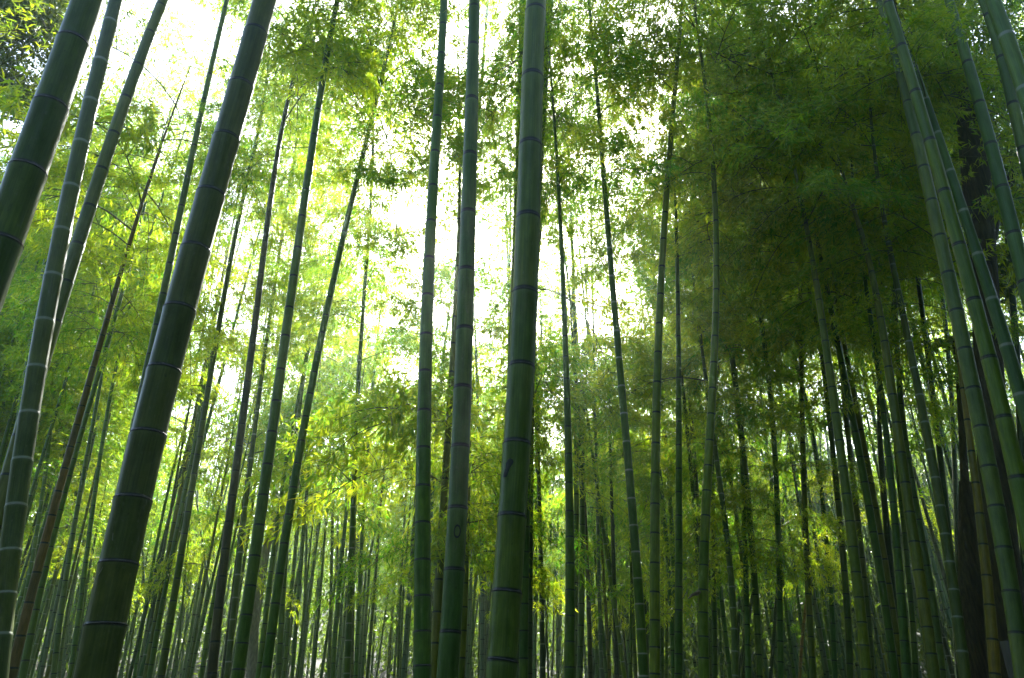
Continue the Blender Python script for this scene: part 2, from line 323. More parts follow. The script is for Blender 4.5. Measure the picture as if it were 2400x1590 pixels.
# ------------------------------------------------------------------ the culms that can be told apart
# key ; centre line x,y ... ; y:width ... ; ring d(ark) w(hite) f(aint) ; tint ; node rows ; label
DATA = """
A;206,0 137,200 66,395 2,580 -75,800;0:65 580:88;d;b;102,252,402,570;thickest dark bamboo culm at the left edge, leaning right with four black rings
B;270,0 179,395 101,795 38,1190 -12,1590;0:29 795:42 1590:50;w;b;54,147,241,339,442,544,650,756,865,972,1081,1188,1293,1394,1490;grey-green bamboo culm with bright white rings near the left edge
C;381,0 240,395 181,576 121,795 16,1117 -60,1400;0:22 576:31 1117:37;d;b;79,156,232,316,400,487,576,664,756,845,935,1025,1117;grey bamboo culm leaning hard right, crossing behind the white-ringed one at far left
D;143,446 75,795 45,960 10,1190 -30,1400;446:8 1190:13;d;g;;
E;55,880 20,1000 -15,1130;880:8 1130:10;f;g;;
F;360,395 329,487 305,574 265,696 237,790 204,917 158,1081 125,1190 69,1412 26,1590;395:7 790:13 1590:24;d;n;;brownish dying bamboo culm with close rings, leaning right at lower left
G;345,450 306,620 253,793 217,933 184,1045 143,1190 115,1292 51,1590;450:6 1590:18;d;g;;slim green culm hugging the right side of the brownish one
H;398,408 367,497 332,625 288,788 252,969 218,1190 195,1369 163,1590;408:5 788:7 1590:13;d;g;;
I;120,1000 97,1173 74,1323 45,1480;1000:8 1480:10;w;b;;
J;227,943 201,1083 182,1190 156,1346 125,1590;943:8 1590:14;d;b;;
K;178,1340 150,1480 138,1590;1340:6 1590:8;f;g;;
L;214,1312 196,1420 173,1590;1312:6 1590:8;f;g;;
M;620,0 510,400 404,795 308,1190 222,1590;0:51 400:61 795:75 1190:84 1590:93;d;b;79,205,328,458,588,728,870,1020,1172,1323,1467;very thick bamboo culm with black rings leaning right in the left foreground
N;528,20 477,235 441,408 398,620 353,833 305,1040 262,1250;20:11 408:13 765:19 1250:22;d;b;176,235,291,343,418,485,551,620,691,765,833;slim dark culm half hidden along the left flank of the very thick leaning one
O;590,380 561,502 541,612 508,790 480,966 459,1071 439,1223 413,1366 378,1590;380:9 790:12 1590:18;d;g;;slim green culm just right of the very thick leaning one, close dark rings
P;469,969 431,1173 403,1292 367,1496 349,1590;969:8 1590:12;f;g;;
Q;413,1071 383,1203 360,1312 332,1483 314,1590;1071:6 1590:9;f;g;;
Ra;338,1340 316,1458 296,1590;1340:4 1590:6;f;o;;
Rb;306,1420 285,1590;1420:4 1590:6;f;g;;
Sa;434,1348 421,1483 409,1590;1348:5 1590:7;f;g;;
T;700,150 670,247 646,395 619,599 592,790 561,1030 542,1190 515,1422 495,1590;150:8 395:12 854:16 1190:19 1590:24;d;r;;dark purplish-grey culm second to the right of the very thick leaning one
Ta;513,1343 487,1483 472,1590;1343:9 1590:12;f;g;;
U;712,230 684,395 659,574 625,790 594,1020 575,1190 552,1402 532,1590;230:5 790:9 1190:12 1590:15;w;g;854,910,966,1020,1076,1134,1190,1241,1296,1348,1402,1453,1502,1552;slim culm with thin white rings between the purplish-grey one and its thicker green neighbour
V;790,0 765,143 734,319 699,584 670,790 636,1015 608,1233 577,1443 556,1590;0:12 395:17 790:22 1233:25 1590:31;d;g;36,90,143,201,260,319,383,448,510,584,650,724,790,869,943,1015,1091,1163,1233,1305,1375,1443,1509,1570;straight green culm with fine dark rings, thickest between the leaning giant and the centre
Wa;920,70 898,166 865,301 845,395 802,571 753,790 719,971 684,1168 654,1357 620,1590;70:7 395:12 790:16 1231:19 1590:25;d;g;;smooth green culm leaning right whose top disappears in yellow foliage left of centre
X;700,930 677,1045 651,1215 626,1414 605,1590;930:7 1590:14;f;g;;
Y;712,880 700,960 687,1096 664,1381 652,1590;880:10 1590:14;d;g;;
Za;717,1020 702,1190 688,1330 664,1590;1020:8 1590:9;f;g;;
AA;722,1130 713,1203 702,1381 684,1590;1130:8 1590:10;f;b;;
AB;719,1150 717,1318 702,1590;1150:5 1590:7;f;p;;
AC;782,1130 779,1190 775,1445 770,1590;1130:7 1590:8;f;b;;
AD;830,1000 812,1203 800,1318 787,1483 779,1590;1000:7 1590:11;d;g;;
AE;874,330 867,497 855,676 846,800 837,943 828,1190 821,1376 813,1579;330:7 795:9 1190:12 1579:16;w;g;800,847,895,943,993,1043,1092,1141,1190,1237,1286,1332,1376,1420,1462,1502,1542,1579;white-ringed slim culm rising through the yellow foliage left of centre
AEb;836,1060 832,1190 825,1590;1060:6 1590:9;f;b;;
AF;880,840 873,912 863,1032 851,1203 841,1420 833,1590;840:7 1590:10;f;g;;
AG;904,1045 893,1190 879,1356 861,1590;1045:5 1590:9;f;b;;
AH;949,1198 939,1394 932,1590;1198:5 1590:6;f;b;;
AHb;955,1260 944,1420 938,1590;1260:5 1590:6;f;b;;
AI;972,1200 960,1369 944,1590;1200:8 1590:10;f;p;;
AJ;1040,0 1026,278 1016,395 1007,609 999,790 995,966 990,1228 989,1590;0:17 395:23 790:30 1228:39 1590:42;d;g;60,130,204,278,360,440,523,609,696,788,874,966,1053,1142,1228,1315,1399,1482,1562;upright bamboo culm left of the zero-marked one, with many close dark rings
AK;1072,122 1077,395 1076,574 1063,790 1053,960 1039,1203 1025,1436 1016,1590;122:3 395:7 700:9 790:12 960:16 1203:20 1590:22;d;o;874,960,1041,1124,1203,1284,1360,1436,1509;slim olive culm with a broken tip, tucked between two upright culms left of centre
AL;1112,0 1106,237 1100,395 1095,637 1087,790 1080,1050 1072,1194 1064,1338 1048,1590;0:26 395:33 790:42 1194:46 1590:52;d;t;110,237,367,502,637,775,912,1050,1194,1338,1483;thick green culm marked with a dark zero, just left of the central giant
ALb;1143,0 1136,102 1127,204 1117,330 1100,600;0:6 600:9;f;b;;slim culm peeping out at the top right of the zero-marked one
AM;1094,1250 1089,1400 1080,1590;1250:14 1590:19;f;o;;dark olive culm half hidden behind the foot of the zero-marked one
AN;1040,830 1031,905 1025,994 1016,1096 1008,1250;830:8 1250:10;f;p;;
AO;1117,850 1118,912 1121,994 1127,1150 1130,1369 1129,1590;850:6 1590:11;f;p;;
APa;1124,1310 1108,1432 1092,1590;1310:4 1590:5;f;p;;
APb;1122,1400 1102,1540 1096,1590;1400:4 1590:5;f;p;;
APc;1134,1340 1143,1445 1146,1590;1340:4 1590:5;f;g;;
APd;1158,1310 1146,1432 1134,1590;1310:4 1590:5;f;p;;
AQ;1257,0 1248,185 1243,395 1236,515 1225,800 1213,1043 1200,1213 1186,1390 1175,1590;0:47 395:56 795:61 1213:67 1590:73;d;b;30,185,345,515,690,863,1043,1213,1390,1549;thick central bamboo culm with a dark scar, tallest in the middle of the grove
AR;1287,0 1272,250 1256,500 1241,800 1234,1190 1226,1590;0:20 250:21 800:22 1590:22;d;b;64,153;slim culm pressed against the right side of the thick central one
AT;1225,0 1222,150 1219,300 1205,700 1185,1200;0:17 1200:20;d;b;;slim dark culm showing behind the upper left side of the thick central one
AS;1246,880 1242,1190 1239,1590;880:14 1590:18;f;r;;
AU;1266,880 1261,1020 1255,1190 1253,1590;880:8 1590:10;d;t;;
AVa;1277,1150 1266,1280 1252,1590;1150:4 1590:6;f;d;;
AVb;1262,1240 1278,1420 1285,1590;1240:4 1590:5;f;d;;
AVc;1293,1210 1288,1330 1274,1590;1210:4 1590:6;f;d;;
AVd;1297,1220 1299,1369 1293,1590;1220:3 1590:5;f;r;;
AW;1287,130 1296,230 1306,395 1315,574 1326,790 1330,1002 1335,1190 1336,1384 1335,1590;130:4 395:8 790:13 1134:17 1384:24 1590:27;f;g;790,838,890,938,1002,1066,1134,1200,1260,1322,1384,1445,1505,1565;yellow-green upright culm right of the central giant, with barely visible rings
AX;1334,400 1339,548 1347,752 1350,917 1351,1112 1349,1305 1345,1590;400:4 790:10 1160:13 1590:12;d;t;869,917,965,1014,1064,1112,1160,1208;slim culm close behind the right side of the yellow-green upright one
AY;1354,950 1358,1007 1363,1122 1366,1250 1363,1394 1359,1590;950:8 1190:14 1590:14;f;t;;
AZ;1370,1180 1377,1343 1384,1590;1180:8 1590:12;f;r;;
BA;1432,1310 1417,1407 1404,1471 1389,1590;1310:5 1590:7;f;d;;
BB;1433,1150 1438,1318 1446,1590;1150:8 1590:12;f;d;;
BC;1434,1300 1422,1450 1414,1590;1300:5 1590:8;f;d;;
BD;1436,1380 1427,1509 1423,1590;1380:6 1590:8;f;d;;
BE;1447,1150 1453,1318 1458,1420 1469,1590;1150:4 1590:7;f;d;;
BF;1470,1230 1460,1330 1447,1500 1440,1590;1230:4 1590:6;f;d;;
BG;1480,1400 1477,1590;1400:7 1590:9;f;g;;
BH;1482,1400 1490,1590;1400:8 1590:9;f;g;;
BI;1379,0 1389,102 1404,255 1413,395 1424,520 1435,650 1445,790 1458,907 1469,1037 1483,1190 1492,1357 1502,1476 1509,1590;0:7 395:10 790:16 1190:21 1590:23;w;g;459,520,584,650,711,778,841,907,971,1037,1104,1170,1233,1295,1357,1417,1476,1533,1585;pale-ringed culm leaning left, between the central giant and the olive upright
BJa;1490,1100 1503,1250 1511,1400;1100:5 1400:7;f;d;;
BJb;1517,1180 1518,1400 1517,1590;1180:6 1590:7;f;d;;
BK;1599,0 1585,163 1569,383 1555,563 1543,790 1539,969 1536,1190 1534,1389 1534,1590;0:7 395:13 790:18 1190:22 1590:26;d;o;60,115,163,215,268,324,383,441,501,563,627,692,761,828,898,969,1041,1111,1183,1251,1321,1389,1455,1518,1580;olive upright culm with crisp black rings right of the pale-ringed leaning one
BL;1522,420 1529,548 1534,701 1537,860;420:4 860:8;f;p;;
BM;1512,780 1516,828 1524,943 1530,1100;780:6 1100:8;f;b;;
BN;1576,340 1580,408 1586,560 1590,778 1591,990 1592,1210 1590,1431 1590,1590;340:5 790:11 1210:17 1590:20;d;g;400,460,523,604,688,740,790,838,887,938,990,1045,1100,1155,1210,1267,1322,1377,1431,1483,1534,1580;green upright culm with black rings, twin just right of the olive upright
BO;1546,900 1549,943 1560,1032 1571,1190 1578,1318 1579,1500;900:8 1500:11;f;b;;
BP;1548,1120 1560,1254 1572,1407 1579,1590;1120:9 1590:12;f;t;;
BQa;1552,1250 1552,1590;1250:8 1590:9;f;g;;
BQb;1563,1380 1562,1590;1380:7 1590:8;f;g;;
BR;1596,870 1609,994 1626,1173 1634,1292 1640,1450;870:8 1450:13;d;t;;
BS;1609,850 1621,994 1631,1122 1640,1250;850:8 1250:11;d;b;;
BT;1625,0 1644,140 1662,293 1672,395 1680,520 1681,627 1677,737 1672,852 1663,1034 1654,1210 1649,1384 1649,1590;0:5 395:10 790:17 1210:22 1590:25;f;o;400,455,520,574,627,681,737,790,852,912,972,1034,1093,1152,1210,1272,1326,1384,1437,1493,1543;bowed olive culm at the edge of the dark right half, curving left at its top
BU;1637,890 1648,1007 1660,1120;890:7 1120:9;f;t;;
BV;1662,950 1672,1020 1692,1173 1709,1312 1718,1412 1723,1562;950:10 1173:13 1562:16;w;b;;bluish white-ringed culm leaning left, first right of the bowed olive one
BW;1676,933 1695,1032 1718,1160 1738,1305 1750,1450;933:8 1450:11;d;o;;
BX;1690,640 1710,803 1728,930 1743,1071 1759,1241 1774,1471 1782,1590;640:9 930:14 1590:15;f;b;;
BY;1738,1050 1741,1173 1747,1280 1754,1590;1050:8 1590:15;d;t;;
BZ;1670,1150 1673,1350 1676,1590;1150:11 1590:13;d;t;;
CA;1664,1400 1666,1590;1400:7 1590:9;f;b;;
CB;1773,790 1766,943 1760,1100;790:6 1100:7;f;d;;
CC;1748,820 1742,930 1740,1000;820:5 1000:6;f;d;;
CD;1717,860 1708,1000;860:4 1000:5;f;d;;
CE;1788,780 1804,917 1815,1045 1822,1200 1830,1590;780:11 1590:15;f;b;;
CF;1862,810 1848,905 1838,981 1820,1080;810:5 1080:7;f;d;;
CG;1860,880 1855,943 1846,1060;880:5 1060:7;f;d;;
CH;1873,470 1876,727 1879,940 1884,1142 1890,1292 1898,1450 1907,1590;470:6 790:10 1142:13 1590:16;d;o;840,890,940,992,1040,1091,1142,1195,1244,1292,1345,1394,1445,1494,1542;slim upright olive culm alone before the hanging foliage on the right
CI;1852,800 1870,870 1899,994 1920,1109 1948,1420 1958,1590;800:9 1109:12 1590:13;f;t;;
CJa;1950,1060 1939,1160 1930,1250;1060:4 1250:4;f;p;;
CJb;1890,1410 1880,1500 1874,1590;1410:7 1590:8;f;n;;
CK;1900,700 1920,790 1933,900 1951,1063 1968,1190 1979,1340 1988,1506 1994,1590;700:7 790:9 1190:14 1590:16;d;g;854,900,953,1009,1063,1117,1173,1228,1284,1340,1394,1450,1506,1557;slim black-ringed culm along the left side of the thicker olive one at right
CL;1880,480 1900,590 1918,690 1933,790 1958,971 1989,1190 2013,1402 2032,1590;480:8 690:14 971:20 1590:25;f;o;854,910,971,1035,1096,1160,1224,1284,1343,1402,1460,1514,1570;thick olive culm leaning left, left end of the dense row on the right
CM;1974,880 1988,1020 2001,1147 2016,1256 2032,1432 2044,1590;880:11 1590:15;d;b;;
CN;1910,535 1935,663 1961,790 1994,958 2027,1132 2058,1307 2082,1476 2098,1590;535:8 790:14 1190:18 1590:18;f;g;854,905,958,1014,1073,1132,1188,1249,1307,1366,1422,1476,1529;smooth green culm leaning left, second of the dense row on the right
CO;1945,620 1966,739 1986,841 2019,1009 2053,1193 2083,1369 2107,1538 2114,1590;620:7 1009:13 1590:16;d;o;841,884,946,1009,1073,1134,1193,1253,1312,1369,1427,1486,1538;slim olive ringed culm, third of the dense row on the right
CP;2010,530 2030,676 2047,790 2065,919 2083,1073 2098,1231 2112,1394 2126,1590;530:7 790:10 1190:17 1590:22;d;g;819,867,919,970,1022,1073,1125,1180,1231,1286,1340,1394,1449,1504,1557;green ringed culm, fourth of the dense row on the right
CQ;2060,920 2068,1120 2076,1213 2084,1290 2092,1400 2105,1590;920:9 1290:16 1590:16;f;d;;
CR;2004,497 2042,637 2072,795 2092,928 2111,1064 2130,1203 2153,1339 2175,1472 2191,1590;497:9 795:18 1203:24 1590:27;d;o;693,747,803,863,928,994,1064,1134,1203,1272,1339,1406,1472,1534;thick black-ringed olive culm at the right end of the dense row
CS;2090,780 2096,950 2102,1122 2123,1264 2139,1450 2146,1590;780:8 1590:15;d;g;;
CT;2108,900 2124,1045 2149,1203 2170,1312 2188,1420 2208,1590;900:13 1590:19;d;b;;
CU;2050,350 2073,523 2106,682 2127,790 2152,928 2178,1057 2206,1190 2226,1319 2244,1448 2264,1590;350:8 574:11 795:15 1190:23 1590:26;w;b;622,682,742,803,865,928,992,1057,1122,1188,1254,1319,1384,1448;bluish culm with pale rings right of the dense row, leaning left
CV;2140,550 2162,727 2180,892 2198,1032 2218,1190 2236,1400;550:9 790:11 1190:15 1400:16;f;d;;
CW;2180,550 2198,625 2218,795 2232,943 2239,1150;550:9 1150:11;f;d;;
CX;2236,780 2249,943 2266,1111 2277,1264 2287,1407 2298,1590;780:7 1190:11 1590:15;d;y;;slim yellowish culm beside a thicker yellowish one near the right edge
CY;2240,790 2257,912 2277,1060 2295,1206 2313,1351 2326,1496 2333,1590;790:7 1000:14 1206:20 1590:26;d;y;912,986,1060,1134,1206,1278,1351,1420;thicker yellowish-brown culm near the right edge, partly behind a grey one
CZ;2062,0 2096,120 2127,242 2165,395 2201,557 2252,795 2297,1004 2336,1190 2371,1389 2402,1590;0:13 242:21 395:26 795:32 1190:36 1590:40;d;b;64,120,176,242,319,395,474,557,644,732,822,914,1004,1097,1190,1287,1389,1486;grey-green culm, leftmost of the big trio leaning left at the right edge
DA;2078,0 2114,111 2147,218 2195,395 2249,577 2310,795 2351,981 2384,1122 2440,1400;0:21 218:25 577:29 981:37 1400:44;d;o;10,111,218,332,451,577,706,842,981,1122;olive culm, middle of the big trio leaning left at the right edge
DB;2131,120 2160,200 2213,357 2257,497 2325,704 2361,813 2392,928 2425,1050 2460,1190;120:10 357:16 599:25 813:30 1190:35;w;t;403,497,599,704,813,928,1050;teal pale-ringed culm, rightmost of the big trio leaning left at the right edge
DC;2225,0 2269,150 2320,342 2348,443 2379,551 2430,795 2475,980;0:19 245:26 551:31 980:36;d;b;66,150,245,342,443,551,665;grey culm running to the right edge in front of the dark brown tree
DD;2300,0 2346,138 2377,247 2397,352 2430,480;0:14 138:22 480:28;d;b;38,138,247,352;dark culm leaning left in the top right corner, left of the thickest one there
DE;2325,0 2361,87 2399,212 2440,340;0:32 212:34 340:36;w;b;-30,87,212;thickest culm in the top right corner with one pale ring
DG;2362,560 2378,760 2392,1000 2400,1250 2402,1590;560:12 1250:19 1590:20;f;d;;
DH;2340,200 2364,306 2390,450;200:6 450:8;f;t;;
"""
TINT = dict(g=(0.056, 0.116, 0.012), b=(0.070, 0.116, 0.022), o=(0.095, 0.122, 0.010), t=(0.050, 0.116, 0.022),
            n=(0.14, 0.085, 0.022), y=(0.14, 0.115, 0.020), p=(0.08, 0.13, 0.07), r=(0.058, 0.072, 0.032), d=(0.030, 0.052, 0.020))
TWORD = dict(g='green', b='bluish grey', o='olive', t='teal green', n='brown', y='yellowish', p='pale grey-green', r='greyish brown', d='dark')

def polyval_fit(z, v, deg):
    zm, zs = z.mean(), max(z.std(), 1e-6)
    cf = np.polyfit((z - zm) / zs, v, deg)
    return lambda q: np.polyval(cf, (np.asarray(q, float) - zm) / zs)

class Culm: pass
def make_culm(pts, ws, D, lean, ring, tint, node_rows, ext, rs, sides, big, tip_end=False):
    """one bamboo: Empty at its base > culm (> node_ring)"""
    pts = sorted(pts, key=lambda p: -p[1])
    wy = np.array([w[0] for w in ws], float); wv = np.array([w[1] for w in ws], float)
    Yat = lambda py: D * (1 + lean * (1590 - py) / 1590)
    P, rr = [], []
    for (px, py) in pts:
        p, dep = at(px, py, Yat(py)); P.append(p); rr.append(np.interp(py, wy, wv) * dep / FPX / 2)
    P = np.array(P); rr = np.array(rr); z = P[:, 2]
    n = len(P); deg = 1 if n == 2 else (2 if n < 5 else 3 if n < 8 else 4)
    fx = polyval_fit(z, P[:, 0], min(deg, n - 1)); fy = polyval_fit(z, P[:, 1], 1); fr = polyval_fit(z, rr, 1 if n < 5 else 2)
    zlo, zhi = z.min(), z.max(); h = 0.15
    sx0 = float(fx(zlo + h) - fx(zlo)) / h; sx1 = float(fx(zhi) - fx(zhi - h)) / h
    sy = float(fy(zhi) - fy(zhi - h)) / h; r0 = float(fr(zlo)); r1 = max(float(fr(zhi)), 0.003)
    ztop = zhi + ext
    curl = rs.uniform(-0.035, 0.035)
    def pos(q):
        q = float(q)
        if q < zlo: x = fx(zlo) + sx0 * (q - zlo); y = fy(zlo) + sy * (q - zlo)
        elif q > zhi: e = q - zhi; x = fx(zhi) + sx1 * e + curl * e * e; y = fy(zhi) + sy * e
        else: x, y = fx(q), fy(q)
        return np.array([float(x), float(y), q])
    def radius(q):
        q = float(q)
        if q < zlo: return r0 * (1 + 0.03 * (zlo - q))
        if q > zhi: return max(r1 * (1 - 0.93 * (q - zhi) / max(ext, 0.1)) if not tip_end else r1, 0.002)
        return max(float(fr(q)), 0.003)
    b = pos(0.3); zb = ground_z(b[0], b[1]) - 0.12
    # node heights
    zs = []
    if node_rows:
        for py in sorted(node_rows, reverse=True):        # invert the curve: the height whose projection is this row
            lo, hi = zb, ztop + 2
            for _ in range(40):
                m_ = (lo + hi) / 2
                if project(pos(m_))[1] > py: lo = m_
                else: hi = m_
            zs.append(lo)
        step = np.median(np.diff(zs)) if len(zs) > 2 else 6 * r0
        q = zs[0] - step * 0.97
        while q > zb + 0.05: zs.insert(0, q); q -= step * 0.93
        q = zs[-1] + step * 1.03
        while q < ztop - 0.1: zs.append(q); q += step * rs.uniform(0.97, 1.03)
        if len(zs) == 1: zs = [zb, zs[0], ztop]
    else:
        q = zb + rs.uniform(0.05, 0.3)
        while q < ztop - 0.05:
            zs.append(q); q += max(radius(q) * 6.3, 0.16) * rs.uniform(0.94, 1.06)
    zs = np.array(zs)
    # rows of the tube
    rows, vv, rad = [zb], [-0.5], [radius(zb)]
    prof = [(0.0, 1.035), (0.018, 1.0), (0.05, 0.985), (0.3, 0.985), (0.6, 0.99), (0.85, 1.0), (0.97, 1.03)] if big else [(0.0, 1.05), (0.06, 0.98), (0.5, 0.98), (0.94, 1.02)]
    for i in range(len(zs)):
        nx = zs[i + 1] if i + 1 < len(zs) else ztop
        for f, k in prof:
            q = zs[i] + f * (nx - zs[i])
            if q > rows[-1] + 1e-4: rows.append(q); vv.append(i + f); rad.append(radius(q) * k)
    if ztop > rows[-1] + 1e-3: rows.append(ztop); vv.append(vv[-1] + 0.05); rad.append(radius(ztop))
    path = np.array([pos(q) for q in rows]); base = path[0].copy()
    c_ = Culm(); c_.pos = pos; c_.radius = radius; c_.zs = zs; c_.ztop = ztop; c_.zb = zb; c_.zhi = zhi; c_.zlo = zlo; c_.base = base; c_.D = D
    root = bpy.data.objects.new('bamboo', None); COL.objects.link(root); root.location = base
    root.empty_display_size = 0.2
    v, q, uv = tube(path - base, np.array(rad), sides, vv)
    g = Geo(); g.add(v, q, uv)
    k = len(rows) - 1; tipv = np.concatenate([v[-sides:], [(path[-1] - base)]])
    g.add(tipv, np.array([[j, (j + 1) % sides, sides] for j in range(sides)]))
    o = link('culm', g.mesh('culm', [M_CULM]), root)
    j = rs.uniform(0.85, 1.15, 3) * rs.uniform(0.85, 1.15)
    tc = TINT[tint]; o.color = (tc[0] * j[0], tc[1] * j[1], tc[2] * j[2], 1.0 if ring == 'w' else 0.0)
    c_.root, c_.culm = root, o
    if big:                                               # raised scar rings, each its own piece on the culm
        m_ = {'d': M_RING_D, 'w': M_RING_W, 'f': M_RING_F}[ring]
        for q in zs:
            py = project(pos(q))[1]
            if py < -40 or py > 1640: continue
            rr_ = radius(q); hh = max(rr_ * (0.13 if ring == 'd' else 0.10), 0.0035); tl = rs.normal(0, 0.03)
            pr = np.array([(-0.5, 1.008), (-0.4, 1.034), (0.0, 1.046), (0.4, 1.034), (0.5, 1.008)])
            t0 = pos(q + 0.05) - pos(q - 0.05); t0 /= np.linalg.norm(t0)
            cpt = pos(q) - base
            pa = np.array([cpt + t0 * a * hh for a, _ in pr])
            vr, qr, ur = tube(pa, np.array([rr_ * b_ for _, b_ in pr]), sides, None)
            vr = np.asarray(vr).copy(); vr[:, 2] += (vr[:, 0] - cpt[0]) * tl
            gr = Geo(); gr.add(vr, qr, ur); link('node_ring', gr.mesh('node_ring', [m_]), o)
    return c_

def add_branches(c_, rs, zstart, thin, scale, per_node=2, gain=1.0, cap=26):
    """leafy branches from the nodes above zstart, thinned where the photograph shows open sky"""
    made = 0; side = rs.randint(2); zs = [q for q in c_.zs if q > zstart]
    if len(zs) > 40: zs = zs[::2]
    az0 = rs.uniform(0, 2 * math.pi)
    order = list(zs); rs.shuffle(order)
    for q in order:
        for _ in range(per_node):
            if made >= cap: return made
            side ^= 1; az = az0 + side * math.pi + rs.uniform(-0.9, 0.9)
            p = c_.pos(q); f = (q - zstart) / max(c_.ztop - zstart, 0.1)
            s = scale * rs.uniform(0.75, 1.3) * (0.75 + 0.6 * math.sin(math.pi * min(max(f, 0), 1)))
            mid = p + np.array([math.cos(az), math.sin(az), 0.1]) * s * 0.6
            tip = p + np.array([math.cos(az), math.sin(az), -0.1]) * s * 1.0
            d1 = density(*project(mid)); d2 = density(*project(tip))
            if d1 < 0: pr = 0.35
            else:
                dm = min(d1, d2 if d2 >= 0 else d1); pr = max(0.0, (dm - 0.12)) * 1.1 * gain
            if rs.uniform() > pr * thin: continue
            b = link('leafy_branch', (FINE if s > 1.1 else PLUMES)[rs.randint(len(PLUMES))], c_.root, p - c_.base)
            b.rotation_euler = (rs.uniform(-.15, .15), rs.uniform(-.25, .2), az); b.scale = (s, s, s * rs.uniform(0.9, 1.2))
            made += 1
    return made

CULMS = {}
START = dict(AE=760, Wa=520, F=820, G=900, BN=640, BK=300, BT=560, AW=520, O=640, H=760, T=420, AX=700, CH=760, CE=960, BI=330)   # rows where leafy branches begin
def build_listed():
    for ln in DATA.strip().splitlines():
        key, pts, ws, ring, tint, nodes, label = ln.split(';')
        pts = [tuple(map(float, p.split(','))) for p in pts.split()]
        ws = [tuple(map(float, p.split(':'))) for p in ws.split()]
        rs = np.random.RandomState(sum(ord(ch) * (i + 3) for i, ch in enumerate(key)) % 9973)
        yb, wb = ws[-1]
        # real diameters of 6 to 12.5 cm decide how far away each culm stands
        ymax = max(p[1] for p in pts); d0 = ray(1200, ymax)
        dia = 0.060 + 0.0007 * min(wb * (1.0 if yb > 1200 else 1.25), 94)
        dep = dia * FPX / wb; D = dep * d0[1]
        D = min(D, 22)
        ytop = min(p[1] for p in pts)
        big = wb >= 16
        ext = rs.uniform(3.0, 4.5) if ytop <= 20 else rs.uniform(3.0, 4.5) if pts[-1][0] > 1620 else rs.uniform(1.8, 3.2)
        if key == 'AK': ext = 0.05
        node_rows = [float(x) for x in nodes.split(',')] if nodes else None
        c_ = make_culm(pts, ws, D, rs.uniform(-0.05, 0.05), ring, tint, node_rows, ext, rs,
                       28 if wb > 45 else 20 if wb > 20 else 12 if wb > 9 else 8, big, key == 'AK')
        c_.key, c_.label, c_.tint, c_.ring, c_.wb, c_.pts, c_.ytop = key, label, tint, ring, wb, pts, ytop
        CULMS[key] = c_
        if key == 'AK': continue
        zs_py = START.get(key, ytop + (20 if D > 9 else 120))
        lo, hi = c_.zb, c_.ztop
        for _ in range(40):
            mm = (lo + hi) / 2
            if project(c_.pos(mm))[1] > zs_py: lo = mm
            else: hi = mm
        z0 = lo if ytop > 20 or key in START else max(c_.zhi + (1.3 if D < 5.2 else 0.35), 4.5)
        right = pts[-1][0] > 1620
        add_branches(c_, rs, z0, 1.0, 1.0 if D < 6 else 1.2 if D < 10 else 1.5, 2, 1.0 if right else 0.7 if ytop <= 20 else 0.9, (8 if pts[-1][0] > 1250 else 5) if D > 9 and key not in START else 14 if D > 9 else 18)
build_listed()
def hanging_foliage():                                    # leafy branches low on the slim culm in the dark right half
    c_ = CULMS['CE']; rs = np.random.RandomState(9)
    for py, az, s in ((1075, 3.5, 1.2), (1100, 2.7, 1.3), (1150, -0.4, 1.0), (1180, 3.9, 1.3), (1215, 3.2, 1.5), (1240, 5.4, 1.1), (1270, 3.5, 1.5), (1300, 2.6, 1.3), (1320, 4.4, 1.2), (1120, 5.0, 1.1), (1345, 3.1, 1.0)):
        lo, hi = c_.zb, c_.ztop
        for _ in range(40):
            mm = (lo + hi) / 2
            if project(c_.pos(mm))[1] > py: lo = mm
            else: hi = mm
        b = link('leafy_branch', FINE[rs.randint(len(FINE))], c_.root, c_.pos(lo) - c_.base); b.rotation_euler = (0, 0.1, az); b.scale = (s, s, s)
hanging_foliage()
def leafy_stretch(key, y0, y1, step, s0):                  # stretches of a culm that the photograph shows full of leafy branches
    c_ = CULMS[key]; rs = np.random.RandomState(int(y0 + y1)); az = rs.uniform(0, 6.28)
    for py in np.arange(y0, y1, step):
        lo, hi = c_.zb, c_.ztop
        for _ in range(40):
            mm = (lo + hi) / 2
            if project(c_.pos(mm))[1] > py: lo = mm
            else: hi = mm
        q = c_.zs[np.argmin(abs(c_.zs - lo))]              # from the nearest node
        az += math.pi + rs.uniform(-0.9, 0.9); s = s0 * rs.uniform(0.75, 1.2)
        b = link('leafy_branch', FINE[rs.randint(len(FINE))], c_.root, c_.pos(q) - c_.base); b.rotation_euler = (rs.uniform(-.1, .1), rs.uniform(-.2, .2), az); b.scale = (s, s, s)
for a in (('AE', 400, 850, 24, 1.25), ('Wa', 90, 430, 30, 1.1), ('O', 390, 900, 40, 1.0), ('H', 420, 820, 40, 1.0), ('U', 235, 420, 30, 1.1),
          ('BN', 350, 650, 28, 1.0), ('BI', 10, 300, 36, 0.9), ('T', 150, 400, 40, 0.9), ('BK', 30, 330, 40, 0.8), ('CH', 1110, 1360, 45, 0.8), ('AW', 130, 380, 40, 0.9)):
    leafy_stretch(*a)

